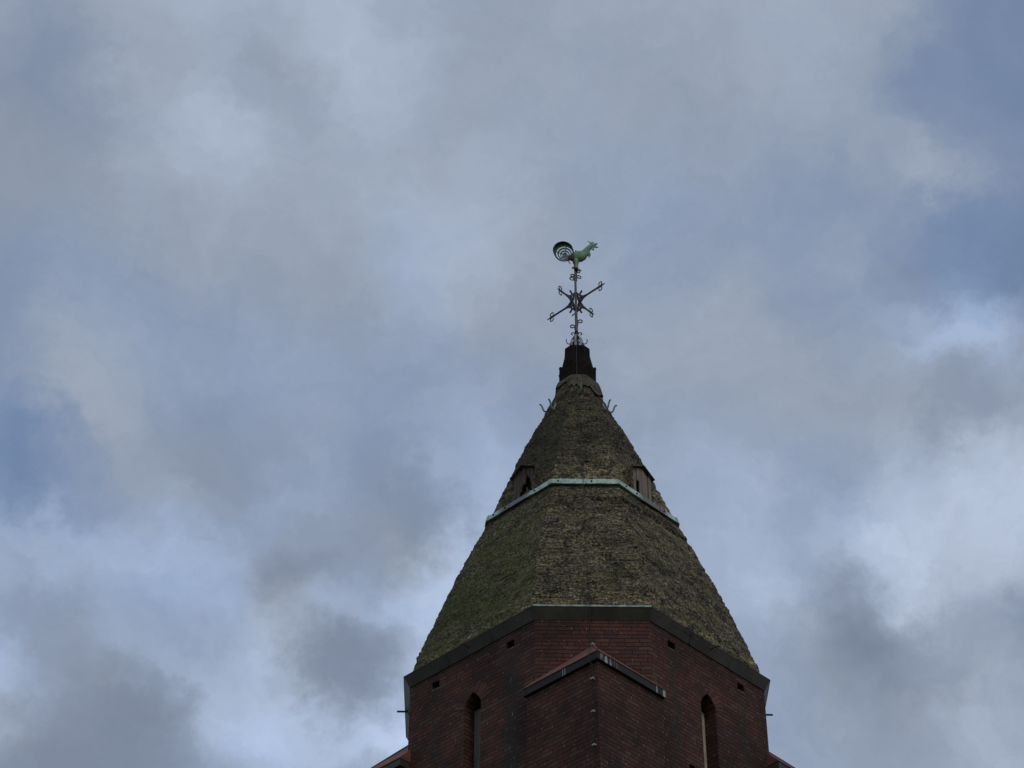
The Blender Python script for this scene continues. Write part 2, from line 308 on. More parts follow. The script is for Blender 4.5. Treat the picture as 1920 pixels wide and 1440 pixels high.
def brick_material(name='red_brick', stains=True):
    m, N, b = mat(name)
    tcn = N.n('ShaderNodeTexCoord'); uv = tcn.outputs['UV']; ob = tcn.outputs['Object']
    wob = N.vec('SUBTRACT', N.noise(uv, 3.1, 3, .6, col=True), (.5, .5, .5))
    uvw = N.vec('MULTIPLY_ADD', wob, (.012, .010, 0), uv)
    br = N.n('ShaderNodeTexBrick'); br.offset = .5; br.squash = .55; br.squash_frequency = 3
    N.put(br.inputs['Vector'], uvw)
    br.inputs['Color1'].default_value = (.118, .041, .026, 1); br.inputs['Color2'].default_value = (.048, .024, .019, 1)
    br.inputs['Mortar'].default_value = (.020, .013, .011, 1)
    br.inputs['Scale'].default_value = 1.0; br.inputs['Mortar Size'].default_value = .0065
    br.inputs['Mortar Smooth'].default_value = .25; br.inputs['Bias'].default_value = -.15
    br.inputs['Brick Width'].default_value = .215; br.inputs['Row Height'].default_value = .0655
    # second brick field, same bond, for a sprinkle of odd bricks
    b2 = N.n('ShaderNodeTexBrick'); b2.offset = .5; b2.squash = .55; b2.squash_frequency = 3
    N.put(b2.inputs['Vector'], uvw)
    b2.inputs['Color1'].default_value = (0, 0, 0, 1); b2.inputs['Color2'].default_value = (1, 1, 1, 1); b2.inputs['Mortar'].default_value = (0, 0, 0, 1)
    b2.inputs['Scale'].default_value = 1.0; b2.inputs['Mortar Size'].default_value = .0065
    b2.inputs['Brick Width'].default_value = .215; b2.inputs['Row Height'].default_value = .0655; b2.inputs['Bias'].default_value = 0
    odd = N.ramp(b2.outputs['Color'], .80, .90)
    dark = N.ramp(b2.outputs['Color'], .16, .06)
    c = br.outputs['Color']
    notm = N.math('SUBTRACT', 1.0, br.outputs['Fac'])
    c = N.mix(N.math('MULTIPLY', odd, N.math('MULTIPLY', notm, .55)), c, (.145, .076, .052))
    c = N.mix(N.math('MULTIPLY', dark, N.math('MULTIPLY', notm, .7)), c, (.045, .026, .024))
    # big soft weathering and grain
    big = N.noise(ob, 1.3, 5, .6)
    c = N.mix(N.ramp(big, .38, .62, 0, .85), c, N.mix(1.0, c, (.50, .50, .52), 'MULTIPLY'))
    gr = N.noise(uv, 55, 4, .65)
    c = N.mix(1.0, c, N.mix(gr, (.62, .62, .62), (1.32, 1.3, 1.28)), 'MULTIPLY')
    s = N.sep(uv)
    # pale pointing left in some of the upright joints, lime specks
    jn = N.noise(N.comb(N.math('MULTIPLY', s[0], 9.0), N.math('MULTIPLY', s[1], 15.27), 0), 1.0, 2, .5)
    pj = N.math('MULTIPLY', N.ramp(jn, .53, .62), br.outputs['Fac'])
    row = N.math('FRACT', N.math('DIVIDE', s[1], .0655))
    mid_row = N.ramp(N.math('ABSOLUTE', N.math('SUBTRACT', row, .5)), .42, .34)
    c = N.mix(N.math('MULTIPLY', N.math('MULTIPLY', pj, mid_row), .5), c, (.34, .28, .23))
    # bed joints stay dark: their shadow is painted into the mortar colour
    # lime and bird-lime spots
    sp = N.noise(N.comb(N.math('MULTIPLY', s[0], 34.0), N.math('MULTIPLY', s[1], 22.0), 0), 1.0, 3, .6)
    cl = N.noise(uv, 1.1, 3, .55)
    spot = N.math('MULTIPLY', N.ramp(sp, .690, .735), N.ramp(cl, .42, .60))
    c = N.mix(N.math('MULTIPLY', spot, .85), c, (.52, .50, .46))
    if stains:
        # runs below the vent holes: dark algae with pale lime dribbles, one strip per vent
        tot = None; drib = None
        z = s[1]
        for idx, uc, wd, st in ((5, .84, .24, .72), (5, -.70, .20, .45), (7, -.80, .16, .5), (7, .75, .14, .4), (6, .0, .10, .55)):
            du = N.math('ABSOLUTE', N.math('SUBTRACT', s[0], 20*idx + uc + 5))
            edge = N.math('MULTIPLY', N.math('SUBTRACT', N.noise(N.comb(N.math('MULTIPLY', s[0], 3), N.math('MULTIPLY', z, 1.6), 0), 2.0, 5, .65), .5), .55)
            g = N.ramp(N.math('ADD', du, edge), wd, wd*.1)
            g = N.math('MULTIPLY', g, N.ramp(z, 20.15, 19.9, 0, st))
            tot = g if tot is None else N.math('MAXIMUM', tot, g)
            g2 = N.ramp(du, .09, .02)
            drib = g2 if drib is None else N.math('MAXIMUM', drib, g2)
        c = N.mix(N.math('MULTIPLY', tot, N.ramp(gr, .2, .6, .6, .95)), c, (.024, .025, .018))
        dn = N.noise(N.comb(N.math('MULTIPLY', s[0], 60.0), N.math('MULTIPLY', z, 7.0), 0), 1.0, 3, .6)
        dm = N.math('MULTIPLY', N.math('MULTIPLY', N.ramp(dn, .64, .70), drib), N.ramp(z, 19.95, 19.85))
        c = N.mix(N.math('MULTIPLY', dm, .7), c, (.45, .44, .40))
    N.put(b.inputs['Base Color'], c)
    b.inputs['Roughness'].default_value = .88
    b.inputs['Specular IOR Level'].default_value = .25
    h = N.math('ADD', N.math('MULTIPLY', notm, 1.0), N.math('MULTIPLY', gr, .35))
    bump(N, b, h, 1.0, .012)
    return m

def moss_material():
    m, N, b = mat('mossy_stone')
    tcn = N.n('ShaderNodeTexCoord'); ob = tcn.outputs['Object']; uv = tcn.outputs['UV']
    s = N.sep(ob); su = N.sep(uv)
    flat = N.comb(su[0], N.math('MULTIPLY', su[1], 1.2), 0)       # clumps stretch a little along the courses
    n1 = N.noise(flat, 1.6, 4, .6)
    n2 = N.noise(flat, 7.0, 5, .65)
    n3r = N.noise(flat, 21.0, 4, .75)
    n3 = N.ramp(n3r, .34, .66, 0, 1, smooth=False)
    n4 = N.ramp(N.noise(ob, 42.0, 3, .75), .34, .66, smooth=False)
    n5 = N.ramp(N.noise(flat, 29.0, 4, .75), .36, .66, smooth=False)
    stone = N.mix(n3, (.042, .034, .025), (.165, .133, .094))
    moss = N.mix(n3, (.047, .042, .022), (.190, .163, .090))
    lich = N.mix(n4, (.20, .175, .11), (.42, .375, .26))
    c = N.mix(N.ramp(n1, .38, .6), stone, moss)
    c = N.mix(N.math('MULTIPLY', N.ramp(n5, .50, .78), N.ramp(n2, .32, .62, .15, .9)), c, lich)
    c = N.mix(N.ramp(n3, .36, .16, 0, .93), c, (.014, .012, .008))
    c = N.mix(N.ramp(n4, .30, .12, 0, .8), c, (.018, .016, .010))
    # rust brown crustose patches
    rb = N.noise(flat, 4.3, 4, .6)
    c = N.mix(N.math('MULTIPLY', N.ramp(rb, .55, .68), N.ramp(n4, .3, .8, 0, .75)), c, (.155, .088, .040))
    # darker worn belts between the mossier ones
    belt = N.noise(N.comb(N.math('MULTIPLY', su[0], .5), N.math('MULTIPLY', su[1], 1.6), 3.3), 1.0, 4, .6)
    c = N.mix(N.ramp(belt, .46, .66, 0, .55), c, N.mix(1.0, c, (.42, .42, .44), 'MULTIPLY'))
    s_up = N.ramp(s[2], 24.3, 25.0, 0, .75)
    c = N.mix(s_up, c, N.mix(1.0, c, (.42, .40, .40), 'MULTIPLY'))
    # hand-sized patches: thick pale cushions and bare dark stone
    p1 = N.noise(flat, 5.2, 5, .62); p2 = N.noise(N.vec('ADD', flat, (4.1, 9.7, 2.0)), 3.0, 5, .64)
    c = N.mix(N.ramp(p1, .48, .62, 0, .5), c, N.mix(1.0, c, (1.9, 1.78, 1.55), 'MULTIPLY'))
    c = N.mix(N.ramp(p2, .48, .57, 0, .85), c, N.mix(1.0, c, (.30, .29, .31), 'MULTIPLY'))
    # cushions and hollows at a few finger widths, and pale flecks
    cl = N.noise(N.vec('ADD', flat, (2.7, 1.3, 8.0)), 18.0, 4, .72)
    c = N.mix(1.0, c, N.mix(N.ramp(cl, .36, .64), (.26, .25, .26), (1.75, 1.66, 1.6)), 'MULTIPLY')
    fk = N.noise(N.vec('ADD', flat, (6.1, 5.5, 1.0)), 33.0, 3, .7)
    c = N.mix(N.math('MULTIPLY', N.ramp(fk, .56, .66), N.ramp(cl, .40, .58, .1, .8)), c, (.42, .38, .27))
    # thin level streaks where water sits on the courses
    st = N.noise(N.comb(N.math('MULTIPLY', su[0], 1.3), N.math('MULTIPLY', su[1], 13.0), 0), 1.0, 4, .6)
    c = N.mix(N.ramp(st, .50, .66, 0, .5), c, N.mix(1.0, c, (.45, .43, .42), 'MULTIPLY'))
    # pale bloom just above the band and along the eaves
    eav = N.math('MULTIPLY', N.ramp(su[1], .75, .05, 0, .75), N.ramp(p1, .40, .58))
    abv = N.math('MULTIPLY', N.math('MULTIPLY', N.ramp(su[1], 3.45, 3.6), N.ramp(su[1], 4.5, 3.9)), N.ramp(p1, .40, .56, .2, .9))
    c = N.mix(N.math('MAXIMUM', eav, abv), c, N.mix(1.0, c, (1.8, 1.75, 1.6), 'MULTIPLY'))
    # live green moss on the damp left-hand side
    west = N.ramp(su[0], 109.0, 111.0, .0, 1.0)     # the two damp left-hand faces
    lu = N.math('SUBTRACT', su[0], 140.0)
    edge = N.ramp(lu, 1.5, .1, .40, 1.0)
    gz = N.ramp(s[2], 24.6, 21.6, .25, 1.0)
    gm = N.math('MULTIPLY', N.math('MULTIPLY', west, edge), gz)
    green = N.mix(n3, (.014, .017, .006), (.108, .125, .034))
    gpatch = N.ramp(N.math('ADD', N.math('MULTIPLY', n2, .6), N.math('MULTIPLY', n1, .4)), .42, .58, .25, .9)
    c = N.mix(N.math('MULTIPLY', gm, gpatch), c, green)
    # yellow-green cushions scattered over the other faces
    p3 = N.noise(N.vec('ADD', flat, (11.0, 3.0, 6.0)), 3.6, 5, .66)
    c = N.mix(N.math('MULTIPLY', N.ramp(p3, .50, .64, 0, .6), N.ramp(n3, .1, .7, .3, 1.0)), c, N.mix(n4, (.050, .046, .020), (.215, .185, .085)))
    # darker towards the upper left
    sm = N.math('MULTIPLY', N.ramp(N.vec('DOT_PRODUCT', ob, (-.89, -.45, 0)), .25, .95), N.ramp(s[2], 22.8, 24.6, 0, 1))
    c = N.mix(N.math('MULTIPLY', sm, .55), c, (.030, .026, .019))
    # bare block courses showing: dark beds and a few uprights
    br = N.n('ShaderNodeTexBrick'); br.offset = .5
    N.put(br.inputs['Vector'], N.vec('MULTIPLY_ADD', N.vec('SUBTRACT', N.noise(uv, 5, 3, .6, col=True), (.5, .5, .5)), (.03, .03, 0), uv))
    br.inputs['Scale'].default_value = 1; br.inputs['Brick Width'].default_value = .40; br.inputs['Row Height'].default_value = .185
    br.inputs['Mortar Size'].default_value = .010; br.inputs['Mortar Smooth'].default_value = .4
    jm = N.math('MULTIPLY', br.outputs['Fac'], N.math('MULTIPLY', N.ramp(N.noise(uv, 1.9, 3, .6), .45, .62, .04, .6), N.ramp(N.math('ABSOLUTE', N.math('SUBTRACT', su[1], 3.05)), .22, .55, 1.5, .75)))
    c = N.mix(jm, c, (.014, .012, .009))
    # bird-lime dots
    vo = N.noise(uv, 21.0, 1, .5)
    c = N.mix(N.ramp(vo, .775, .79, 0, .8), c, (.42, .42, .38))
    N.put(b.inputs['Base Color'], c)
    b.inputs['Roughness'].default_value = .95
    b.inputs['Specular IOR Level'].default_value = .15
    h = N.math('ADD', N.math('MULTIPLY', n3, 1.0), N.math('MULTIPLY', n4, .5))
    bump(N, b, N.math('SUBTRACT', h, N.math('MULTIPLY', jm, .6)), .7, .018)
    return m

def simple(name, c1, c2, scale=6, rough=.6, metal=0.0, bs=.3, bd=.01, spec=.4, stretch=(1, 1, 1), lo=.35, hi=.68):
    m, N, b = mat(name)
    ob = N.n('ShaderNodeTexCoord').outputs['Object']
    co = N.vec('MULTIPLY', ob, stretch)
    n = N.noise(co, scale, 5, .62); f = N.noise(co, scale*6, 4, .6)
    c = N.mix(N.ramp(n, lo, hi), c1, c2)
    c = N.mix(1.0, c, N.mix(f, (.7, .7, .7), (1.25, 1.25, 1.25)), 'MULTIPLY')
    N.put(b.inputs['Base Color'], c); b.inputs['Roughness'].default_value = rough; b.inputs['Metallic'].default_value = metal
    b.inputs['Specular IOR Level'].default_value = spec
    bump(N, b, f, bs, bd)
    return m

def copper_band_material():
    m, N, b = mat('verdigris_sheet')
    ob = N.n('ShaderNodeTexCoord').outputs['Object']
    n = N.noise(ob, 5, 5, .65); f = N.noise(ob, 30, 4, .65)
    c = N.mix(N.ramp(n, .35, .7), (.40, .55, .46), (.24, .34, .29))
    c = N.mix(N.ramp(f, .54, .66, 0, .8), c, (.13, .17, .135))
    # the left-hand stretch is weathered to bare grey
    gx = N.vec('DOT_PRODUCT', ob, (-.7071, -.7071, 0)); gu = N.math('ABSOLUTE', N.math('ADD', N.vec('DOT_PRODUCT', ob, (.7071, -.7071, 0)), .10))
    g = N.math('MULTIPLY', N.ramp(gx, 1.38, 1.42), N.ramp(N.math('ADD', gu, N.math('MULTIPLY', n, .25)), .52, .40))
    c = N.mix(g, c, N.mix(f, (.10, .10, .11), (.19, .19, .20)))
    gx2 = N.vec('DOT_PRODUCT', ob, (.7071, -.7071, 0)); gu2 = N.math('ABSOLUTE', N.math('SUBTRACT', N.vec('DOT_PRODUCT', ob, (.7071, .7071, 0)), .12))
    g2 = N.math('MULTIPLY', N.ramp(gx2, 1.38, 1.42), N.ramp(N.math('ADD', gu2, N.math('MULTIPLY', n, .25)), .50, .36))
    c = N.mix(g2, c, N.mix(f, (.09, .085, .08), (.20, .19, .17)))
    N.put(b.inputs['Base Color'], c); b.inputs['Roughness'].default_value = .7
    bump(N, b, N.math('ADD', n, N.math('MULTIPLY', f, .4)), .5, .02)
    return m

def fascia_material():
    """dark lead fascia with bird-lime runs down it, gathered near the front corner"""
    m, N, b = mat('limed_lead_fascia')
    tcn = N.n('ShaderNodeTexCoord'); ob = tcn.outputs['Object']; uv = tcn.outputs['UV']
    s = N.sep(uv); f = N.noise(ob, 22, 4, .6)
    c = N.mix(f, (.014, .013, .012), (.038, .035, .032))
    wh = N.noise(N.comb(N.math('MULTIPLY', s[0], 30.0), N.math('MULTIPLY', s[1], 2.2), 0), 1.0, 3, .6)
    # the right-hand face (index 7): u runs from the corner at -2.65 back to -1.26
    u7 = N.math('SUBTRACT', s[0], 145.0)
    d1 = N.math('MULTIPLY', N.ramp(u7, -2.64, -2.60), N.ramp(u7, -2.30, -2.12))
    d1 = N.math('MAXIMUM', N.math('SUBTRACT', 1.0, N.ramp(u7, -2.34, -2.22)), 0.0)
    on7 = N.math('GREATER_THAN', s[0], 141.0)
    lime = N.math('MULTIPLY', N.math('MULTIPLY', N.ramp(wh, .50, .60), d1), on7)
    p2 = N.math('MULTIPLY', N.ramp(N.math('ABSOLUTE', N.math('ADD', u7, 1.275)), .035, .02), on7)
    p3 = N.math('MULTIPLY', N.ramp(N.math('ABSOLUTE', N.math('ADD', u7, 1.43)), .016, .006), on7)
    u5 = N.math('SUBTRACT', s[0], 105.0)
    p4 = N.ramp(N.math('ABSOLUTE', N.math('SUBTRACT', N.math('ABSOLUTE', N.math('SUBTRACT', u5, 2.02)), .02)), .011, .004)
    tot = N.math('MAXIMUM', N.math('MAXIMUM', lime, p2), N.math('MAXIMUM', p3, N.math('MULTIPLY', p4, .8)))
    g2 = N.math('MULTIPLY', N.math('MULTIPLY', N.ramp(wh, .45, .7), on7), N.ramp(u7, -2.3, -1.6, .35, .12))
    c = N.mix(g2, c, (.09, .088, .085))
    c = N.mix(N.math('MULTIPLY', tot, .8), c, (.40, .39, .36))
    N.put(b.inputs['Base Color'], c); b.inputs['Roughness'].default_value = .7; b.inputs['Specular IOR Level'].default_value = .2
    bump(N, b, f, .2, .01)
    return m

def cock_material():
    m, N, b = mat('verdigris_cock')
    ob = N.n('ShaderNodeTexCoord').outputs['Object']
    n = N.noise(ob, 9, 5, .65); f = N.noise(ob, 45, 4, .6)
    c = N.mix(N.ramp(n, .3, .7), (.20, .335, .185), (.115, .205, .125))
    c = N.mix(N.ramp(f, .52, .68, 0, .7), c, (.06, .085, .055))
    # brown unpatinated rump
    sx = N.sep(ob)[0]
    r = N.ramp(N.math('ADD', sx, N.math('MULTIPLY', N.math('SUBTRACT', n, .5), .12)), .03, -.02)
    ontail = N.ramp(sx, -.155, -.12)
    c = N.mix(N.math('MULTIPLY', r, ontail), c, N.mix(f, (.030, .018, .010), (.095, .055, .030)))
    N.put(b.inputs['Base Color'], c); b.inputs['Roughness'].default_value = .65
    bump(N, b, f, .3, .01)
    return m

def wood_material(name, c0, c1, c2):
    m, N, b = mat(name)
    ob = N.n('ShaderNodeTexCoord').outputs['Object']
    st = N.vec('MULTIPLY', ob, (28, 28, 1.6))
    g = N.noise(st, 1.0, 5, .65); n = N.noise(ob, 4, 3, .6)
    c = N.mix(g, c0, c1)
    c = N.mix(N.ramp(n, .4, .7, 0, .5), c, c2)
    N.put(b.inputs['Base Color'], c); b.inputs['Roughness'].default_value = .9
    bump(N, b, g, .7, .01)
    return m

BRICK = brick_material()
MOSS = moss_material()
LEAD = simple('dark_zinc', (.033, .025, .018), (.060, .046, .033), 2.2, .55, 0.0, .15, .01, .3, (1, 1, .35))
BAND = copper_band_material()
LIPM = simple('verdigris_lip', (.36, .50, .40), (.14, .20, .16), 9, .7)
FASC = fascia_material()
COPPER = simple('rust_red_roof', (.185, .068, .040), (.105, .042, .028), 5, .7, 0, .25, .01)
BLACK = simple('black_sheet', (.010, .007, .006), (.020, .013, .011), 5, .9, 0, .3, .01, .06)
IRON = simple('wrought_iron', (.030, .027, .025), (.075, .058, .044), 9, .6, .2, .3, .006, .4)
GALV = simple('grey_iron', (.24, .235, .22), (.36, .35, .32), 9, .55, .2, .3, .006, .4)
POLE = simple('brown_grey_pole', (.075, .068, .060), (.12, .108, .095), 9, .6, .1, .3, .006, .4)
HOOKM = simple('verdigris_hook', (.19, .27, .22), (.12, .18, .15), 14, .65)
WOOD = wood_material('dark_rotten_boards', (.022, .015, .012), (.125, .088, .068), (.06, .040, .030))
WOODR = wood_material('pale_weathered_boards', (.050, .036, .026), (.32, .25, .18), (.14, .10, .07))
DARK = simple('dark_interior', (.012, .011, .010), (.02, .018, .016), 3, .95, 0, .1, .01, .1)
FRAME = simple('grey_board', (.33, .27, .19), (.50, .41, .30), 9, .85, 0, .4, .008, .2, (6, 6, .5))
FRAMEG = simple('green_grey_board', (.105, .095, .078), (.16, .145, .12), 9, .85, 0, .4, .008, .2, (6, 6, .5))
CAPM = simple('pale_mortar', (.100, .083, .054), (.048, .040, .027), 6, .95, 0, .6, .02, .15)
SILL = simple('pale_sill', (.20, .18, .16), (.10, .085, .075), 16, .9)
COCK = cock_material()
CLIP = simple('pale_clip', (.42, .39, .35), (.25, .23, .21), 40, .8)
CABLE = simple('dull_cable', (.030, .027, .023), (.05, .044, .036), 20, .6, .3)
def voussoir_material():
    m, N, b = mat('arch_brick')
    rnd = N.n('ShaderNodeNewGeometry').outputs['Random Per Island']
    ob = N.n('ShaderNodeTexCoord').outputs['Object']; f = N.noise(ob, 50, 4, .65)
    c = N.mix(rnd, (.055, .029, .024), (.125, .058, .042))
    c = N.mix(1.0, c, N.mix(f, (.6, .6, .6), (1.3, 1.3, 1.3)), 'MULTIPLY')
    N.put(b.inputs['Base Color'], c); b.inputs['Roughness'].default_value = .9; b.inputs['Specular IOR Level'].default_value = .2
    bump(N, b, f, .6, .01); return m
VOUS = voussoir_material()
GROUND = simple('meadow', (.045, .065, .022), (.075, .09, .035), .6, .95, 0, .4, .05, .1)

# ------------------------------------------------------------------ ground
g = MB(); g.add([(-2500, -2500, 0), (2500, -2500, 0), (2500, 2500, 0), (-2500, 2500, 0)], [[0, 1, 2, 3]])
tag(g.build('ground', GROUND), kind='structure')

# ------------------------------------------------------------------ the tower (local axes: chamfers on -x +x -y +y, main walls on the diagonals)
DL = R_(2.8755)
Z = 1.6
Aw, Bw, Zw = 2.453, 2.649, 18.687 + Z
def octo(A, B, z):
    """corner points counter-clockwise, starting at the front chamfer's left end"""
    h = math.sqrt(2)*A - B
    out = []
    for k in (-90, 0, 90, 180):
        a = R_(k); n = Vector((math.cos(a), math.sin(a), 0)); t = Vector((-math.sin(a), math.cos(a), 0))
        out += [n*B - t*h + Vector((0, 0, z)), n*B + t*h + Vector((0, 0, z))]
    return out
def face(ang):
    a = R_(ang)
    return Vector((math.cos(a), math.sin(a), 0)), Vector((-math.sin(a), math.cos(a), 0))
MAIN = (-135, -45, 45, 135); CHAM = (-90, 0, 90, 180)
UP = Vector((0, 0, 1))

tower = tag(empty('church_tower', (0, 0, 0), DL),
            'octagonal dark red brick church tower with mossy stone spire and corner piers', 'church tower')

# wall, with lancets and vents cut through
wb = MB(); wb.hexa(octo(Aw, Bw, 0.0), octo(Aw, Bw, Zw - .004))
wall = wb.build('wall', BRICK, tower)
cut = MB()
W_HALF, Z_SPR, Z_APX, Z_BOT = .165, 17.80 + Z, 18.02 + Z, 15.6 + Z
UC = {-135: .045, -45: -.065, 45: 0.0, 135: 0.0}
def lancet(uc):
    """outline (u, z) of the pointed opening, counter-clockwise from bottom left"""
    pts = [(uc - W_HALF, Z_BOT), (uc + W_HALF, Z_BOT)]
    rise = Z_APX - Z_SPR
    for i in range(0, 7):
        t = i/6; pts.append((uc + W_HALF*(1 - t**1.35), Z_SPR + rise*(t**.82)))
    for i in range(5, -1, -1):
        t = i/6; pts.append((uc - W_HALF*(1 - t**1.35), Z_SPR + rise*(t**.82)))
    return pts
VENTS = {-135: (.795, -.745), -45: (-.82, .735), 45: (.78, -.78), 135: (.78, -.78)}
for ang in MAIN:
    n, t = face(ang)
    P = [n*(Aw - .16) + t*u + UP*z for u, z in lancet(UC[ang])]
    cut.extrude_poly(P, n, .56)
    for uc in VENTS[ang]:
        cut.box(n*(Aw - .05) + t*uc + UP*(18.485 + Z), (.50, .165, .14), Matrix((n, t, UP)).transposed())
n, t = face(-45)
cut.box(n*(Aw - .05) + t*(-.50) + UP*(16.58 + Z), (.50, .13, .14), Matrix((n, t, UP)).transposed())
cutter = cut.build('cutter', BRICK, tower)
bo = wall.modifiers.new('cut', 'BOOLEAN'); bo.operation = 'DIFFERENCE'; bo.object = cutter; bo.solver = 'EXACT'
dg = bpy.context.evaluated_depsgraph_get()
me = bpy.data.meshes.new_from_object(wall.evaluated_get(dg))
wall.modifiers.clear(); wall.data = me; me.name = 'wall'
bpy.data.objects.remove(cutter)
wall_uv(wall.data)
if not wall.data.materials: wall.data.materials.append(BRICK)

# pale sill stones at the foot of each vent
for ang in MAIN:
    n, t = face(ang)
    for uc in VENTS[ang]:
        s = MB(); s.box(n*(Aw - .03) + t*uc + UP*(18.421 + Z), (.07, .15, .012), Matrix((n, t, UP)).transposed())
        s.build('vent_sill', SILL, wall)

# lancet windows: recessed boards with the brick arch over them
for ang in MAIN:
    n, t = face(ang); uc = UC[ang]
    DEP = .185 if ang == -135 else .205
    wm = MB()
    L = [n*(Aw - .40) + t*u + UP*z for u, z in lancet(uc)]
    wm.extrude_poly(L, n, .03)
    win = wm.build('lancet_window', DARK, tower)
    # boarding set back in the opening, a dark slit left open each side
    mm = MB()
    mm.box(n*(Aw - DEP - .02) + t*uc + UP*((Z_BOT + Z_SPR + .05)/2), (.035, 2*W_HALF - .02, Z_SPR - Z_BOT + .05), Matrix((n, t, UP)).transposed())
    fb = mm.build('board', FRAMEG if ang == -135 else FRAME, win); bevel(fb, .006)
    # voussoirs: separate radial bricks standing 4 mm proud
    av = MB()
    pr = lancet(uc)[2:]
    arc = [Vector((u, z)) for u, z in pr]
    for sgn in (1, -1):
        half = [p for p in (arc if sgn == 1 else arc[::-1])][:7]
        lens = [0]
        for a_, b_ in zip(half, half[1:]): lens.append(lens[-1] + (b_ - a_).length)
        m_ = 6; tot = lens[-1]
        def at(d):
            for i in range(6):
                if d <= lens[i+1] + 1e-9:
                    f = (d - lens[i])/(lens[i+1] - lens[i]); return half[i].lerp(half[i+1], f)
            return half[6]
        def outw(d):
            a_ = at(max(0, d - .03)); b_ = at(min(tot, d + .03)); tg = (b_ - a_).normalized()
            return Vector((tg.y, -tg.x))*sgn
        for i in range(m_):
            d0, d1 = tot*i/m_ + .004, tot*(i+1)/m_ - .004
            p0, p1 = at(d0), at(d1); o0, o1 = outw(d0), outw(d1)
            ln = .205 + random.uniform(-.012, .012)
            q = [p0 + o0*.004, p0 + o0*ln, p1 + o1*ln, p1 + o1*.004]
            if sgn == 1:
                q = [Vector((max(v.x, uc + .004), v.y)) for v in q]
            else:
                q = [Vector((min(v.x, uc - .004), v.y)) for v in q]
            pr_ = .006 + random.uniform(0, .004)
            av.extrude_poly([n*(Aw + .0) + t*v.x + UP*v.y for v in q], n, 2*pr_)
    av.build('brick_arch', VOUS, win)

# gutter: sloped dark zinc trough with verdigris lip
gb = MB()
r0, r1 = octo(2.470, 2.655, 18.683 + Z), octo(2.548, 2.747, 18.856 + Z)
r2, r3 = octo(2.40, 2.56, 18.856 + Z), octo(2.36, 2.51, 18.683 + Z)
rings = [r0, r1, r2, r3]
V = [p for r in rings for p in r]
F = []
for a in range(4):
    b_ = (a+1) % 4
    for i in range(8):
        j = (i+1) % 8; F.append([a*8+i, a*8+j, b_*8+j, b_*8+i])
gb.add(V, F)
for i in range(8):     # folded seams, one at each corner and one mid-length
    j = (i+1) % 8
    for f in ((.5,) if i % 2 == 0 else (.33, .67)):
        a_, b_ = r0[i].lerp(r0[j], f), r1[i].lerp(r1[j], f)
        nn = (r1[j] - r1[i]).cross(UP).normalized()
        gb.strip([a_ + nn*.002, b_ + nn*.002], nn, .012, .014)
gutter = gb.build('gutter', LEAD, tower)
# green lip: full on the front, only a thin turned edge on the other sides
for i in range(8):
    j = (i+1) % 8
    hh = .026 if i == 0 else .007
    o = octo(2.553, 2.753, 18.858 + Z); n_ = octo(2.47, 2.63, 18.858 + Z)
    lb = MB(); lb.hexa([n_[i], o[i], o[j], n_[j]], [n_[i] + UP*hh, o[i] + UP*hh, o[j] + UP*hh, n_[j] + UP*hh])
    lb.build('gutter_lip', LIPM if i in (0,) else LEAD, gutter)
# iron bars poking out of the trough in the middle of each side but the front
for ang in MAIN + CHAM:
    if ang == -90: continue
    n, t = face(ang); A = 2.70 if ang in CHAM else 2.50
    s = MB()
    c0 = n*(A - .02) + UP*((18.79 if ang in CHAM else 18.775) + Z)
    if ang in MAIN: s.tube([c0, c0 + n*.10 + UP*.02, c0 + n*.17 + UP*.012, c0 + n*.205 - UP*.012], .011, 6)
    else: s.tube([c0, c0 + n*.19], .015, 6)
    s.build('gutter_bar', IRON, gutter)

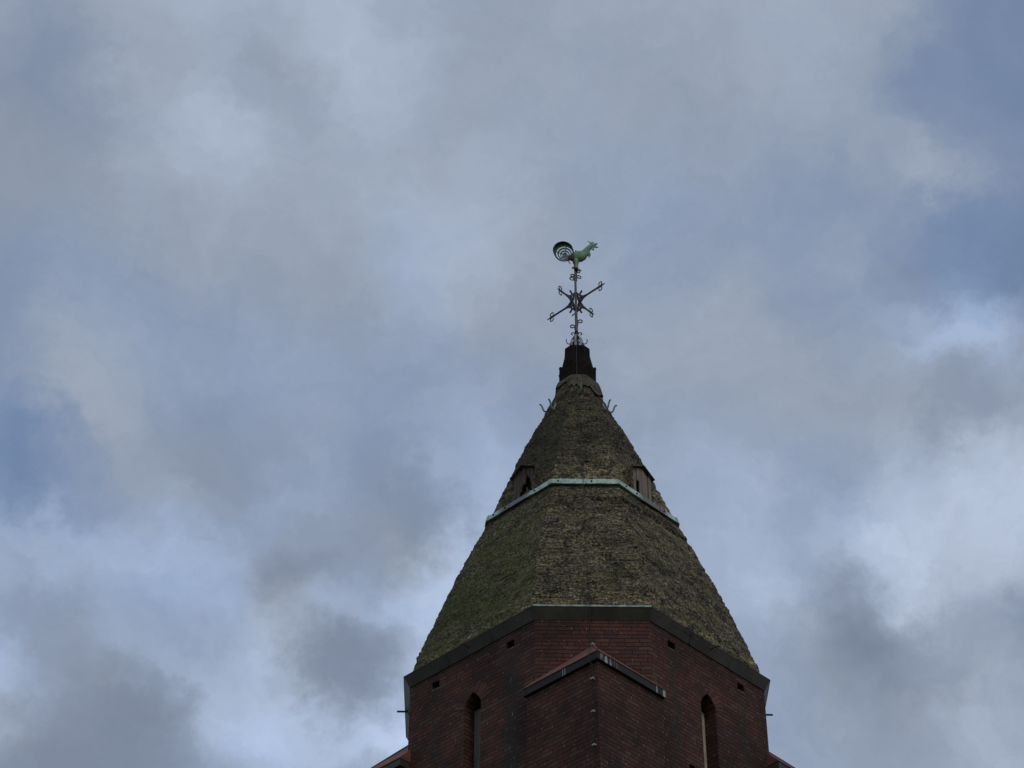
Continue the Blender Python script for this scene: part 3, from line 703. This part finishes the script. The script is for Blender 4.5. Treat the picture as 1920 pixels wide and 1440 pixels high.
# spire: dense, mossy, slightly swelling stone surface
def spA(z): return .314 + (25.294 + Z - z)*.341
SP_K = 1.055
z_lo, z_hi = 18.80 + Z, 25.30 + Z
ROWS = 360
NM, NC = 140, 90
bm_v, bm_f, bm_uv = [], [], []
per = []
for side in range(8):          # 0 front chamfer, 1 right main, 2 right chamfer ...
    nseg = NC if side % 2 == 0 else NM
    for i in range(nseg): per.append((side, i/nseg))
NP = len(per)
angs = [-90, -45, 0, 45, 90, 135, 180, -135]
fn = [face(a)[0] for a in angs]; ft = [face(a)[1] for a in angs]
def smst(x, a, b):
    t = min(1, max(0, (x-a)/(b-a))); return t*t*(3-2*t)
for r in range(ROWS+1):
    tt = r/ROWS
    z = z_lo + (z_hi - z_lo)*tt
    A = spA(z); B = A*SP_K; ring = octo(A, B, z)
    ent = .055*math.sin(math.pi*min(1, max(0, (z - z_lo)/3.2)))*(1 if z < z_lo + 3.2 else 0)
    slant = (z - z_lo)*1.056
    for side, f in per:
        p = ring[side].lerp(ring[(side+1) % 8], f)
        # blend normals near the arrises so that they read rounded
        k = min(f, 1-f); other = (side + (1 if f > .5 else -1)) % 8
        nn = (fn[side]*(.5 + .5*smst(k, 0, .12)) + fn[other]*(.5 - .5*smst(k, 0, .12))).normalized()
        nn = (nn + UP*.34).normalized()
        q = Vector((p.x, p.y, p.z*1.35))
        d = .017*noise.fractal(q*2.2, 1.0, 2.1, 4, noise_basis='PERLIN_ORIGINAL')
        d += .013*noise.fractal(q*9.5 + Vector((7, 3, 1)), .8, 2.1, 4, noise_basis='PERLIN_ORIGINAL')
        c = noise.noise(q*21)
        d += .013*max(0, c)
        # courses: each tier of blocks steps out a little over the one above
        row = slant/.185; fr = row - math.floor(row)
        wear = .5 + .5*noise.noise(Vector((p.x*1.3, p.y*1.3, math.floor(row)*3.7)))
        d += (.004*(.5 - fr) - .008*(1 if fr > .90 else 0))*wear
        # a broken bed joint under the band, on the right of the front
        zz = z - Z
        if side in (0, 1, 2) and (side != 0 or f > .58):
            jz = 21.63 + .03*noise.noise(p*3.0)
            if abs(zz - jz) < .03: d -= .075
            elif jz < zz < jz + .30: d += .022
        d += .014*smst(zz, 22.1, 22.3)*(1 - smst(zz, 23.6, 24.3))
        d -= .034*smst(zz, 24.0, 24.75)*(1 - smst(zz, 24.95, 25.25))
        pp = p + nn*(d + ent - .012)
        if z > z_hi - .05: pp = p + nn*(d*.4 - .012)
        bm_v.append(pp)
us = []
for side, f in per: us.append((side, f))
for r in range(ROWS):
    for i in range(NP):
        j = (i+1) % NP
        bm_f.append([r*NP+i, r*NP+j, (r+1)*NP+j, (r+1)*NP+i])
me = bpy.data.meshes.new('spire'); me.from_pydata([tuple(v) for v in bm_v], [], bm_f)
uvl = me.uv_layers.new(name='UVMap')
for p in me.polygons:
    r, i = divmod(p.index, NP); side, f = per[i]
    cc = ft[side]
    for li in p.loop_indices:
        v = me.vertices[me.loops[li].vertex_index].co
        uvl.data[li].uv = (v.dot(cc) + 20*side, (v.z - z_lo)*1.056)
    p.use_smooth = True
me.materials.append(MOSS)
spire = bpy.data.objects.new('spire', me); COL.objects.link(spire); spire.parent = tower

# verdigris band round the spire
zb = 22.02 + Z
bb = MB()
prof = [(1.474, zb), (1.452, zb + .105), (1.40, zb + .112), (1.40, zb + .01)]
sub = 10
V = []; F = []; ringsN = None
for ip, (A, zz) in enumerate(prof):
    ring = octo(A, A*1.0557, zz)
    for i in range(8):
        for k in range(sub):
            p = ring[i].lerp(ring[(i+1) % 8], k/sub)
            if ip < 2: p = p + Vector((p.x, p.y, 0)).normalized()*random.uniform(-.006, .006) + UP*random.uniform(-.006, .004)
            V.append(p)
n8 = 8*sub
for a in range(4):
    for i in range(n8): F.append([a*n8+i, a*n8+(i+1) % n8, ((a+1) % 4)*n8+(i+1) % n8, ((a+1) % 4)*n8+i])
bb.add(V, F)
lo, hi = octo(1.474, 1.474*1.0557, zb), octo(1.452, 1.452*1.0557, zb + .105)
for i in range(8):                               # lapped sheet joints and nail heads
    j = (i+1) % 8; nn = (lo[j] - lo[i]).cross(UP).normalized()
    for f in ((.14, .52, .88) if i % 2 == 0 else (.03, .35, .68, .97)):
        bb.strip([lo[i].lerp(lo[j], f) + nn*.004, hi[i].lerp(hi[j], f) + nn*.004], nn, .010, .016)
band = bb.build('copper_band', BAND, spire)
for i in range(8):
    j = (i+1) % 8; nn = (lo[j] - lo[i]).cross(UP).normalized()
    for f in ((.10, .60) if i % 2 == 0 else (.12, .30, .75)):
        c0 = lo[i].lerp(lo[j], f).lerp(hi[i].lerp(hi[j], f), .45)
        nb = MB(); nb.tube([c0, c0 + nn*.014], .015, 8); nb.build('nail', BLACK, band)

# pale mortar collar at the top of the stone
cb = MB(); V = []; F = []
NS = 160; RR = 10
for r in range(RR+1):
    for k in range(NS):
        s_ = k/NS*8; side = int(s_); f = s_ - side
        th = s_/8*2*math.pi
        low = .30 + .10*noise.noise(Vector((math.cos(th)*3, math.sin(th)*3, 2))) + .08*noise.noise(Vector((math.cos(th)*9, math.sin(th)*9, 5)))
        if side in (1,): low += .09*math.sin(math.pi*f)
        if side in (7, 6): low *= .45 if not (side == 7 and f > .75) else 1
        z = 25.298 + Z - low*(1 - r/RR)
        A = spA(z) + .012 - .030*smst(z - Z, 24.0, 24.75)*(1 - smst(z - Z, 24.95, 25.25)) + .004*noise.noise(Vector((th*5, z*8, 0))); ring = octo(A, A*SP_K, z)
        V.append(ring[side].lerp(ring[(side+1) % 8], f))
base = len(V)
for k in range(NS):
    V.append(V[RR*NS+k]*1.0); V[-1] = Vector((V[-1].x*.5, V[-1].y*.5, V[-1].z))
for r in range(RR):
    for k in range(NS): F.append([r*NS+k, r*NS+(k+1) % NS, (r+1)*NS+(k+1) % NS, (r+1)*NS+k])
for k in range(NS): F.append([RR*NS+k, RR*NS+(k+1) % NS, base+(k+1) % NS, base+k])
cb.add(V, F); cb.build('mortar_collar', CAPM, spire, recalc=False)

# two-pronged roof hooks round the neck
for ang in angs:
    n, t = face(ang); mn = ang in MAIN; zz = (24.44 if mn else 24.75) + Z; A = spA(zz)*(1 if mn else SP_K)
    o = n*A + UP*zz + t*(.025 if ang == -90 else .0)
    s = MB(); R = .0155
    s.tube([o - n*.06 + UP*.004, o + n*.018 - UP*.004, o + n*.048 + UP*.008, o + n*.068 + UP*.04, o + n*.080 + UP*.09, o + n*.100 + UP*.140, o + n*.122 + UP*.158, o + n*.130 + UP*.150],
           [R, R, R, R, R, R, R*.9, R*.75], 8)
    if mn: s.tube([o + n*.018 - UP*.004, o - n*.010 + UP*.05, o - n*.035 + UP*.12, o - n*.040 + UP*.165], [R, R, R, R*.8], 8)
    s.build('roof_hook', HOOKM, spire, smooth=True)

# boarded hatches above the band on the four main sides
for ang in MAIN:
    n, t = face(ang); A0 = 1.425; z0 = zb + .09; us_ = {-135: .070, -45: -.090}.get(ang, 0)
    T = Matrix((n, t, UP)).transposed()
    HW, HE, HP = .212, .50, .61
    prof = [(-HW, -.12), (HW, -.12), (HW, HE), (0, HP), (-HW, HE)]
    hb = MB()
    def P(u, z, d): return n*(A0 + d) + t*(u + us_) + UP*(z0 + z)
    # side cheeks and dark back
    for sg in (-1, 1):
        hb.hexa([P(sg*(HW - .0), -.1, -.55), P(sg*(HW), -.1, -.005), P(sg*(HW + .045), -.1, -.005), P(sg*(HW + .045), -.1, -.55)],
                [P(sg*(HW - .0), HE, -.55), P(sg*(HW), HE, -.005), P(sg*(HW + .045), HE - .02, -.005), P(sg*(HW + .045), HE - .02, -.55)])
    hatch = hb.build('roof_hatch', MOSS, spire); wall_uv(hatch.data)
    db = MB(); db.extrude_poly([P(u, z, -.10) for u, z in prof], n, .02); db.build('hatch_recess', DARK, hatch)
    hatch['label'] = {-135: 'hatch with rotted dark boards broken away at the bottom', -45: 'hatch with pale weathered boards and a slit between them'}.get(ang, 'boarded hatch on the far side')
    # hood: two slabs meeting in a ridge
    rb = MB()
    for sg in (-1, 1):
        a_ = (0, HP + .012); b_ = (sg*(HW + .045), HE - .025)
        rb.hexa([P(*a_, .050), P(*b_, .050), P(*b_, -.5), P(*a_, -.5)],
                [P(a_[0], a_[1] + .032, .042), P(b_[0], b_[1] + .026, .042), P(b_[0], b_[1] + .026, -.5), P(a_[0], a_[1] + .032, -.5)])
    hd = rb.build('hood', MOSS, hatch); wall_uv(hd.data)
    # planks with broken ends
    pb = MB()
    rng = random.Random(5 if ang == -135 else 11)
    npl = 13 if ang == -135 else 6
    for k in range(npl):
        w_ = 2*HW/npl; u0 = -HW + k*w_ + (.002 if ang == -135 else .005); u1 = u0 + w_ - (.003 if ang == -135 else .009)
        def top(u): return HE + (HP - HE)*(1 - abs(u)/HW) - .012
        if ang == -135:
            x = (k + .5)/npl
            hole = math.exp(-((x - .62)/.30)**2)
            bot = -.02 + .42*hole*(1 + .35*rng.uniform(-1, 1)) if x > .3 else rng.uniform(.0, .12)
        else:
            bot = -.05
            if ang == -45 and k == 1: bot = .30
            elif ang == -45 and k >= 3: bot = rng.uniform(-.05, .03)
        d = .012 + rng.uniform(-.010, .010); um = (u0+u1)/2
        jag = rng.uniform(-.05, .05) if ang == -135 else rng.uniform(-.01, .01)
        pts = [(u0, bot + jag), (um, bot - abs(jag)*.9 - .01), (u1, bot - jag*.6), (u1, top(u1))]
        if u0 < 0 < u1: pts.append((0, top(0)))
        pts.append((u0, top(u0)))
        pb.extrude_poly([P(u, z, d - .03) for u, z in pts], n, .02)
    if ang == -135:    # one splinter hanging in the hole
        pb.extrude_poly([P(u, z, -.03) for u, z in ((.05, -.05), (.075, -.05), (.07, .16), (.055, .20))], n, .015)
    pb.build('planks', WOOD if ang == -135 else WOODR, hatch)

# black sheet cap on the tip
kb = MB()
stg = [(.296, .309, 25.285), (.300, .314, 25.615), (.262, .272, 25.635), (.226, .216, 25.905), (.229, .213, 26.075), (.10, .094, 26.115)]
rings = [octo(a, b_, z + Z) for a, b_, z in stg]
V = [p for r in rings for p in r]; F = []
for a in range(len(stg)-1):
    for i in range(8): F.append([a*8+i, a*8+(i+1) % 8, (a+1)*8+(i+1) % 8, (a+1)*8+i])
F.append([i for i in range(8)][::-1]); F.append([(len(stg)-1)*8+i for i in range(8)])
kb.add(V, F); cap = kb.build('spire_cap', BLACK, tower)
# standing flanges at the shoulders
for i in range(8):
    p = rings[1][i]; d = Vector((p.x, p.y, 0)).normalized()
    ob_ = MB(); ob_.box(p - d*.03 + UP*.012, (.06, .05, .03), Matrix((d, UP.cross(d), UP)).transposed()); ob_.build('cap_flange', BLACK, cap)

# square corner piers with hipped sheet roofs
aW, eW, aE, eE = 2.600, 1.265, 2.650, 1.24
zE0, zE1 = 17.325 + Z, 17.435 + Z
SL = (18.235 + Z - zE1)/(2.650 - 1.873)
for ci, ch in enumerate((-90, 0, 90, 180)):
    nL, nR = face(ch - 45)[0], face(ch + 45)[0]
    dz_ = 0 if ch == -90 else -.06
    def Q(x, y, z): return nL*x + nR*y + UP*(z + (dz_ if z > 1 else 0))
    sq = [(eW, eW), (aW, eW), (aW, aW), (eW, aW)]
    pb = MB(); pb.hexa([Q(x, y, 0) for x, y in sq], [Q(x, y, zE0 + .01) for x, y in sq])
    pier = pb.build('corner_pier', BRICK, tower); wall_uv(pier.data)
    fb = MB()
    sq2 = [(eE, eE), (aE, eE), (aE, aE), (eE, aE)]
    fb.hexa([Q(x, y, zE0) for x, y in sq2], [Q(x, y, zE1) for x, y in sq2])
    fo = fb.build('fascia', FASC if ch == -90 else LEAD, pier); wall_uv(fo.data)
    rb = MB()
    xr = 2.660; er = 1.232; zi = zE1 + .004; x_in = 1.80
    def zr(x): return zi + .012 + (xr - x)*SL
    V = [Q(xr, er, zi), Q(xr, xr, zi), Q(er, xr, zi), Q(er, er, zi),
         Q(xr, er, zi + .012), Q(xr, xr, zi + .012), Q(er, xr, zi + .012), Q(x_in, x_in, zr(x_in)), Q(x_in, er, zr(x_in)), Q(er, x_in, zr(x_in)), Q(er, er, zr(x_in))]
    F = [[0, 1, 2, 3], [0, 4, 5, 1], [1, 5, 6, 2], [4, 8, 7, 5], [5, 7, 9, 6], [8, 10, 9, 7], [0, 3, 10, 8, 4], [3, 2, 6, 9, 10]]
    rb.add(V, F)
    hp = [Q(xr - .01, xr - .01, zi + .02), Q(1.86, 1.86, zr(1.86) + .006)]
    rb.tube(hp, .016, 6)
    # flashing kept against the wall
    pr_ = rb.build('pier_roof', COPPER, pier)
    if ch == -90:
        kb_ = MB()
        kb_.box(Q(1.885, 1.875, zr(1.88) + .012), (.05, .045, .03), Matrix.Rotation(.6, 3, 'Z')); kb_.build('hip_knob', CLIP, pr_)

# lightning conductor down the front
cbx = MB()
def spf(z, off): return Vector((-.03, -(spA(z)*SP_K) - off, z))
pts = [Vector((-.02, -.10, 26.14 + Z)), Vector((-.02, -.222, 26.075 + Z)), Vector((-.022, -.225, 25.90 + Z)), Vector((-.025, -.285, 25.63 + Z)), Vector((-.026, -.325, 25.60 + Z)), Vector((-.03, -.335, 25.30 + Z))]
for k in range(1, 33):
    z = 25.30 + Z - k*(25.30 - 18.93)/32
    zz = z - z_lo
    ent = .055*math.sin(math.pi*min(1, max(0, zz/3.2))) if zz < 3.2 else 0
    extra = .03 + ent + (.035 if abs(z - zb - .05) < .16 else 0)
    w_ = spf(z, extra); w_.x += .008*math.sin(k*1.3)
    pts.append(w_)
pts += [Vector((-.03, -2.775, 18.89 + Z)), Vector((-.03, -2.765, 18.84 + Z)), Vector((-.03, -2.675, 18.67 + Z)), Vector((-.03, -2.662, 18.33 + Z)), Vector((-.03, -2.75, 18.23 + Z))]
nL, nR = face(-135)[0], face(-45)[0]
def Qf(x, y, z): return nL*x + nR*y + UP*z
pts += [Qf(2.30, 2.24, 17.90 + Z), Qf(2.69, 2.52, 17.46 + Z), Qf(2.672, 2.52, 17.33 + Z), Qf(2.612, 2.52, 17.25 + Z), Qf(2.612, 2.52, 12.0 + Z)]
cbx.tube(pts, .005, 6)
cable = cbx.build('lightning_conductor', CABLE, tower, smooth=True)
for k in range(9):
    s = MB(); c0 = Qf(2.618, 2.52, 17.06 + Z - k*.52)
    s.box(c0, (.045, .045, .025), Matrix((nL, nR, UP)).transposed()); s.build('cable_clip', CLIP, cable)
for z in (24.2, 22.6, 21.0, 19.7):
    s = MB(); c0 = spf(z + Z, .025); c0.y -= (.055*math.sin(math.pi*min(1, max(0, (z + Z - z_lo)/3.2))) if z + Z - z_lo < 3.2 else 0)
    s.box(c0, (.05, .03, .02)); s.build('cable_clip', CABLE, cable)

# ------------------------------------------------------------------ wrought-iron compass finial
fin = tag(empty('compass_finial', (0, 0, 26.10 + Z), 0),
          'wrought iron compass cross with curled arms on a pole above the black spire cap', 'finial')
def fz(z): return z - 26.10      # fit heights -> local
s = MB()
s.tube([(0, 0, fz(26.12)), (0, 0, fz(26.53)), (0, 0, fz(27.05)), (0, 0, fz(27.25)), (0, 0, fz(27.55)), (0, 0, fz(28.08))], [.026, .026, .025, .022, .021, .019], 12)
s.build('pole', POLE, fin, smooth=True)
s = MB(); s.tube([(0, 0, fz(26.50)), (0, 0, fz(26.555))], [.034, .034], 12); s.build('pole_collar', BLACK, fin)
def spiral(c, a0, a1, r0, r1, e1, e2, n=16):
    """points of a curl round c in the plane of e1, e2"""
    return [c + e1*(r*math.cos(a)) + e2*(r*math.sin(a)) for a, r in ((a0 + (a1-a0)*i/n, r0 + (r1-r0)*i/n) for i in range(n+1))]
# cage of bent flat bars
for k in range(8):
    a = R_(22.5 + 45*k + 12); d = Vector((math.cos(a), math.sin(a), 0))
    s = MB()
    pr = [(.106, -.01), (.112, .08), (.114, .17), (.104, .24), (.078, .305), (.046, .345), (.032, .385)]
    s.strip([d*r + UP*z for r, z in pr], UP.cross(d), .040, .010)
    s.build('cage_bar', GALV, fin)
    s = MB(); c0 = d*.108 + UP*.115; e1 = UP.cross(d)
    s.tube(spiral(c0 + e1*.040, R_(180), R_(-150), .036, .022, e1, UP, 12), .007, 5); s.build('cage_scroll', IRON, fin)
for k, a in enumerate((182, 2, 92, 272)):
    d = Vector((math.cos(R_(a)), math.sin(R_(a)), 0)); s = MB()
    s.tube([d*.110 + UP*.19, d*.135 + UP*.18, d*.160 + UP*.19, d*.178 + UP*.225, d*.183 + UP*.265, d*.178 + UP*.29], .0085, 6)
    s.build('cage_prong', IRON, fin)
    s = MB(); c0 = d*.068 + UP*.415
    s.tube([d*.035 + UP*.36] + spiral(c0, R_(180), R_(-110), .034, .020, d, UP, 12), .009, 6)
    s.build('curl', IRON, fin)
# stray curls on the pole, under and over the cross
def pole_curl(a, z, dirn, size=1.0):
    d = Vector((math.cos(R_(a)), math.sin(R_(a)), 0)); s = MB()
    c0 = d*(.072*size) + UP*(z + dirn*.085)
    s.tube([d*.022 + UP*(z - dirn*.03), d*.026 + UP*(z + dirn*.03), d*.034 + UP*(z + dirn*.07)] + spiral(c0, R_(165), R_(-150), .044*size, .022, d, UP*dirn, 14), .0105, 6)
    s.build('curl', IRON, fin)
pole_curl(182, fz(26.60), 1); pole_curl(2, fz(26.72), 1); pole_curl(92, fz(26.66), 1)
pole_curl(200, fz(27.90), -1); pole_curl(20, fz(27.80), 1); pole_curl(200, fz(27.80), 1, .8); pole_curl(20, fz(27.93), 1, .8)
# arms
hc = fz(27.275)
for ai, (dirv, L) in enumerate(((Vector((math.cos(R_(42)), -math.sin(R_(42)), 0)), .655), (Vector((-math.cos(R_(48)), -math.sin(R_(48)), 0)), .448),
                              (Vector((-math.cos(R_(42)), math.sin(R_(42)), 0)), .655), (Vector((math.cos(R_(48)), math.sin(R_(48)), 0)), .448))):
    d = dirv; sd_ = UP.cross(d)
    s = MB()
    def A_(r, z): return d*r + UP*(hc + z)
    s.strip([A_(.17, 0), A_(.26, 0), A_(L*.78, 0)], UP, .031, .018)
    s.strip([A_(L*.78, 0), A_(L*.90, 0)], UP, .040, .018)
    s.extrude_poly([A_(L*.88, -.022), A_(L*1.06, 0), A_(L*.88, .022)], sd_, .016)
    # concave web from pole to arm, above and below
    for sg in (1, -1):
        s.strip([A_(.018, sg*.205), A_(.055, sg*.15), A_(.085, sg*.105), A_(.125, sg*.062), A_(.18, sg*.018), A_(.26, 0)], sd_, .020, .028)
        s.strip([A_(.085, sg*.105), A_(.115, sg*.14), A_(.150, sg*.172)], sd_, .022, .026)
        s.strip([A_(.055, sg*.15), A_(.050, sg*.10), A_(.075, sg*.055), A_(.12, sg*.025), A_(.17, 0)], sd_, .015, .020)
        s.tube(spiral(A_(.085, sg*.035), 0, R_(300), .030, .018, d, UP*sg, 10), .006, 5)
    arm = s.build('compass_arm', IRON, fin)
    for sg in (1, -1):
        s = MB(); c0 = A_(L*.885, sg*.062)
        s.tube([A_(L*.76, sg*.012), A_(L*.83, sg*.020)] + spiral(c0, R_(-100), R_(200), .046, .030, d, UP*sg, 14), .0098, 6)
        s.build('curl', IRON, arm)
s = MB(); dd = Vector((math.cos(R_(40)), -math.sin(R_(40)), 0)); c0 = UP*(fz(27.0)) - dd*.10
s.tube([c0, c0 + dd*.28 + UP*.05], .011, 6); s.build('cross_rod', IRON, fin)

# ------------------------------------------------------------------ the weathercock
PSI = R_(15)
wc = tag(empty('weathercock', (0, 0, 28.03 + Z), -PSI), 'green verdigris copper cockerel weathervane with round pierced tail on top of the pole', 'weathervane')
def px(cx, cy):
    u, v = cx/1000, cy/1000
    s00, s10, s01, s11 = (-.7745, 29.2686), (.0659, 29.0308), (-.7797, 28.1601), (.0465, 27.9352)
    f = lambda i: (s00[i]*(1-u) + s10[i]*u)*(1-v) + (s01[i]*(1-u) + s11[i]*u)*v
    return Vector((f(0), 0, f(1) - 28.03))
YV = Vector((0, 1, 0))
def loft(spine, flat=.6, n=14):
    s = MB(); V = []; m_ = len(spine)
    for i, (x, y, r) in enumerate(spine):
        a = spine[max(0, i-1)]; b_ = spine[min(m_-1, i+1)]
        tx, ty = b_[0]-a[0], b_[1]-a[1]; L = math.hypot(tx, ty); nx, ny = -ty/L, tx/L
        p0, p1 = px(x - nx*r, y - ny*r), px(x + nx*r, y + ny*r)
        c = (p0+p1)/2; h = (p1-p0)/2
        for j in range(n):
            th = 2*math.pi*j/n
            V.append(c + h*math.cos(th) + YV*(h.length*flat*math.sin(th)))
    F = [[i*n+j, i*n+(j+1) % n, (i+1)*n+(j+1) % n, (i+1)*n+j] for i in range(m_-1) for j in range(n)]
    F += [list(range(n))[::-1], [(m_-1)*n+j for j in range(n)]]
    s.add(V, F); return s
body = loft([(775, 660, 16), (800, 655, 40), (850, 645, 66), (910, 638, 96), (975, 625, 108), (1050, 613, 112), (1110, 590, 100), (1150, 550, 82), (1185, 500, 68),
             (1220, 455, 56), (1258, 415, 50), (1295, 378, 44), (1330, 355, 38), (1355, 352, 26), (1368, 354, 12)]).build('body', COCK, wc, smooth=True)
loft([(975, 690, 70), (960, 750, 58), (960, 810, 50), (961, 860, 47), (962, 905, 46)], .9).build('leg', COCK, wc, smooth=True)
def flat(name, polys, th=.016, y=0.0, m=None, parent=wc):
    s = MB()
    for pl in polys: s.extrude_poly([px(*p) + YV*y for p in pl], YV, th)
    return s.build(name, m or COCK, parent)
flat('comb', [[(1215, 262), (1300, 310), (1330, 335), (1290, 345), (1262, 305)], [(1283, 330), (1290, 290), (1306, 312), (1322, 283), (1334, 308), (1356, 284), (1352, 345)]], parent=body)
flat('beak', [[(1345, 335), (1385, 330), (1435, 316), (1442, 326), (1400, 350), (1360, 362)], [(1352, 380), (1395, 396), (1460, 406), (1400, 418), (1345, 405)], [(1360, 366), (1408, 368), (1414, 376), (1365, 384)]], .02, parent=body)
flat('wattle', [[(1318, 395), (1350, 400), (1368, 470), (1308, 466), (1330, 430)]], .02, parent=body)
flat('chest_feathers', [[(1235, 520), (1270, 505), (1286, 560), (1282, 590), (1268, 575), (1262, 620), (1243, 642), (1244, 590), (1222, 600)]], .03, parent=body)
flat('spur', [[(1000, 880), (1030, 892), (1078, 922), (1068, 942), (1000, 915)]], .02)
flat('spur', [[(925, 855), (900, 850), (868, 872), (872, 892), (900, 876), (925, 890)]], .02)
flat('rump_feathers', [[(785, 690), (812, 700), (808, 738), (836, 772), (822, 780), (792, 740)], [(880, 720), (905, 730), (905, 770), (890, 768)]], .02)
s = MB(); a, b_ = px(950, 560), px(952, 490); s.tube([a, b_, b_ + Vector((.012, 0, .006))], .012, 8); s.build('spindle_top', IRON, wc)
s = MB(); a, b_ = px(962, 945), px(962, 900); s.tube([a, b_], [.030, .040], 14); s.build('socket', BLACK, wc)
# tail: pierced disc with eccentric rings, inside a deep rim
NT_ = 56
def ell(cx, cy, rx, ry, y=0.0): return [px(cx + rx*math.cos(2*math.pi*k/NT_), cy - ry*math.sin(2*math.pi*k/NT_)) + YV*y for k in range(NT_)]
tl = MB()
def annulus(o, i, th=.010):
    tl.add([p - YV*th/2 for p in o] + [p - YV*th/2 for p in i] + [p + YV*th/2 for p in o] + [p + YV*th/2 for p in i],
           [f for k in range(NT_) for f in ([k, (k+1) % NT_, NT_+(k+1) % NT_, NT_+k], [2*NT_+k, 3*NT_+k, 3*NT_+(k+1) % NT_, 2*NT_+(k+1) % NT_],
            [k, 2*NT_+k, 2*NT_+(k+1) % NT_, (k+1) % NT_], [NT_+k, NT_+(k+1) % NT_, 3*NT_+(k+1) % NT_, 3*NT_+k])])
annulus(ell(690, 528, 220, 190), ell(700, 548, 184, 156))
annulus(ell(704, 553, 160, 137), ell(707, 560, 132, 110))
annulus(ell(710, 567, 108, 90), ell(712, 573, 82, 68))
annulus(ell(714, 580, 60, 50), ell(715, 582, 36, 30))
for a in (78, 165, 235, 330):
    ca, sa = math.cos(R_(a)), -math.sin(R_(a))
    tl.strip([px(715 + 20*ca, 583 + 20*sa), px(702 + 190*ca, 550 + 160*sa)], YV, .012, .014)
tl.strip([px(690, 560), px(742, 605)], YV, .012, .010); tl.strip([px(742, 560), px(690, 605)], YV, .012, .010)
TAILM = simple('tail_verdigris', (.085, .135, .10), (.05, .08, .062), 10, .7)
tail = tl.build('tail', TAILM, wc)
rim = MB()
def dep(k):
    """the rim is deep over the top of the tail and dies away below"""
    th = 360*k/NT_; th = th - 360 if th > 270 else th
    return .012 + .045*min(1, max(0, (th + 25)/50))*min(1, max(0, (222 - th)/40))
o0 = ell(690, 528, 222, 192, .012); i0 = ell(690, 528, 214, 184, .012)
o1 = [p - YV*(.012 + dep(k)) for k, p in enumerate(ell(691, 527, 228, 199, 0))]; i1 = [p - YV*(.012 + dep(k)) for k, p in enumerate(ell(691, 527, 222, 193, 0))]
V = o0 + o1 + i1 + i0
rim.add(V, [[a*NT_+k, a*NT_+(k+1) % NT_, ((a+1) % 4)*NT_+(k+1) % NT_, ((a+1) % 4)*NT_+k] for a in range(4) for k in range(NT_)])
rim.build('tail_rim', simple('dark_verdigris', (.07, .11, .065), (.016, .016, .012), 8, .8), tail)
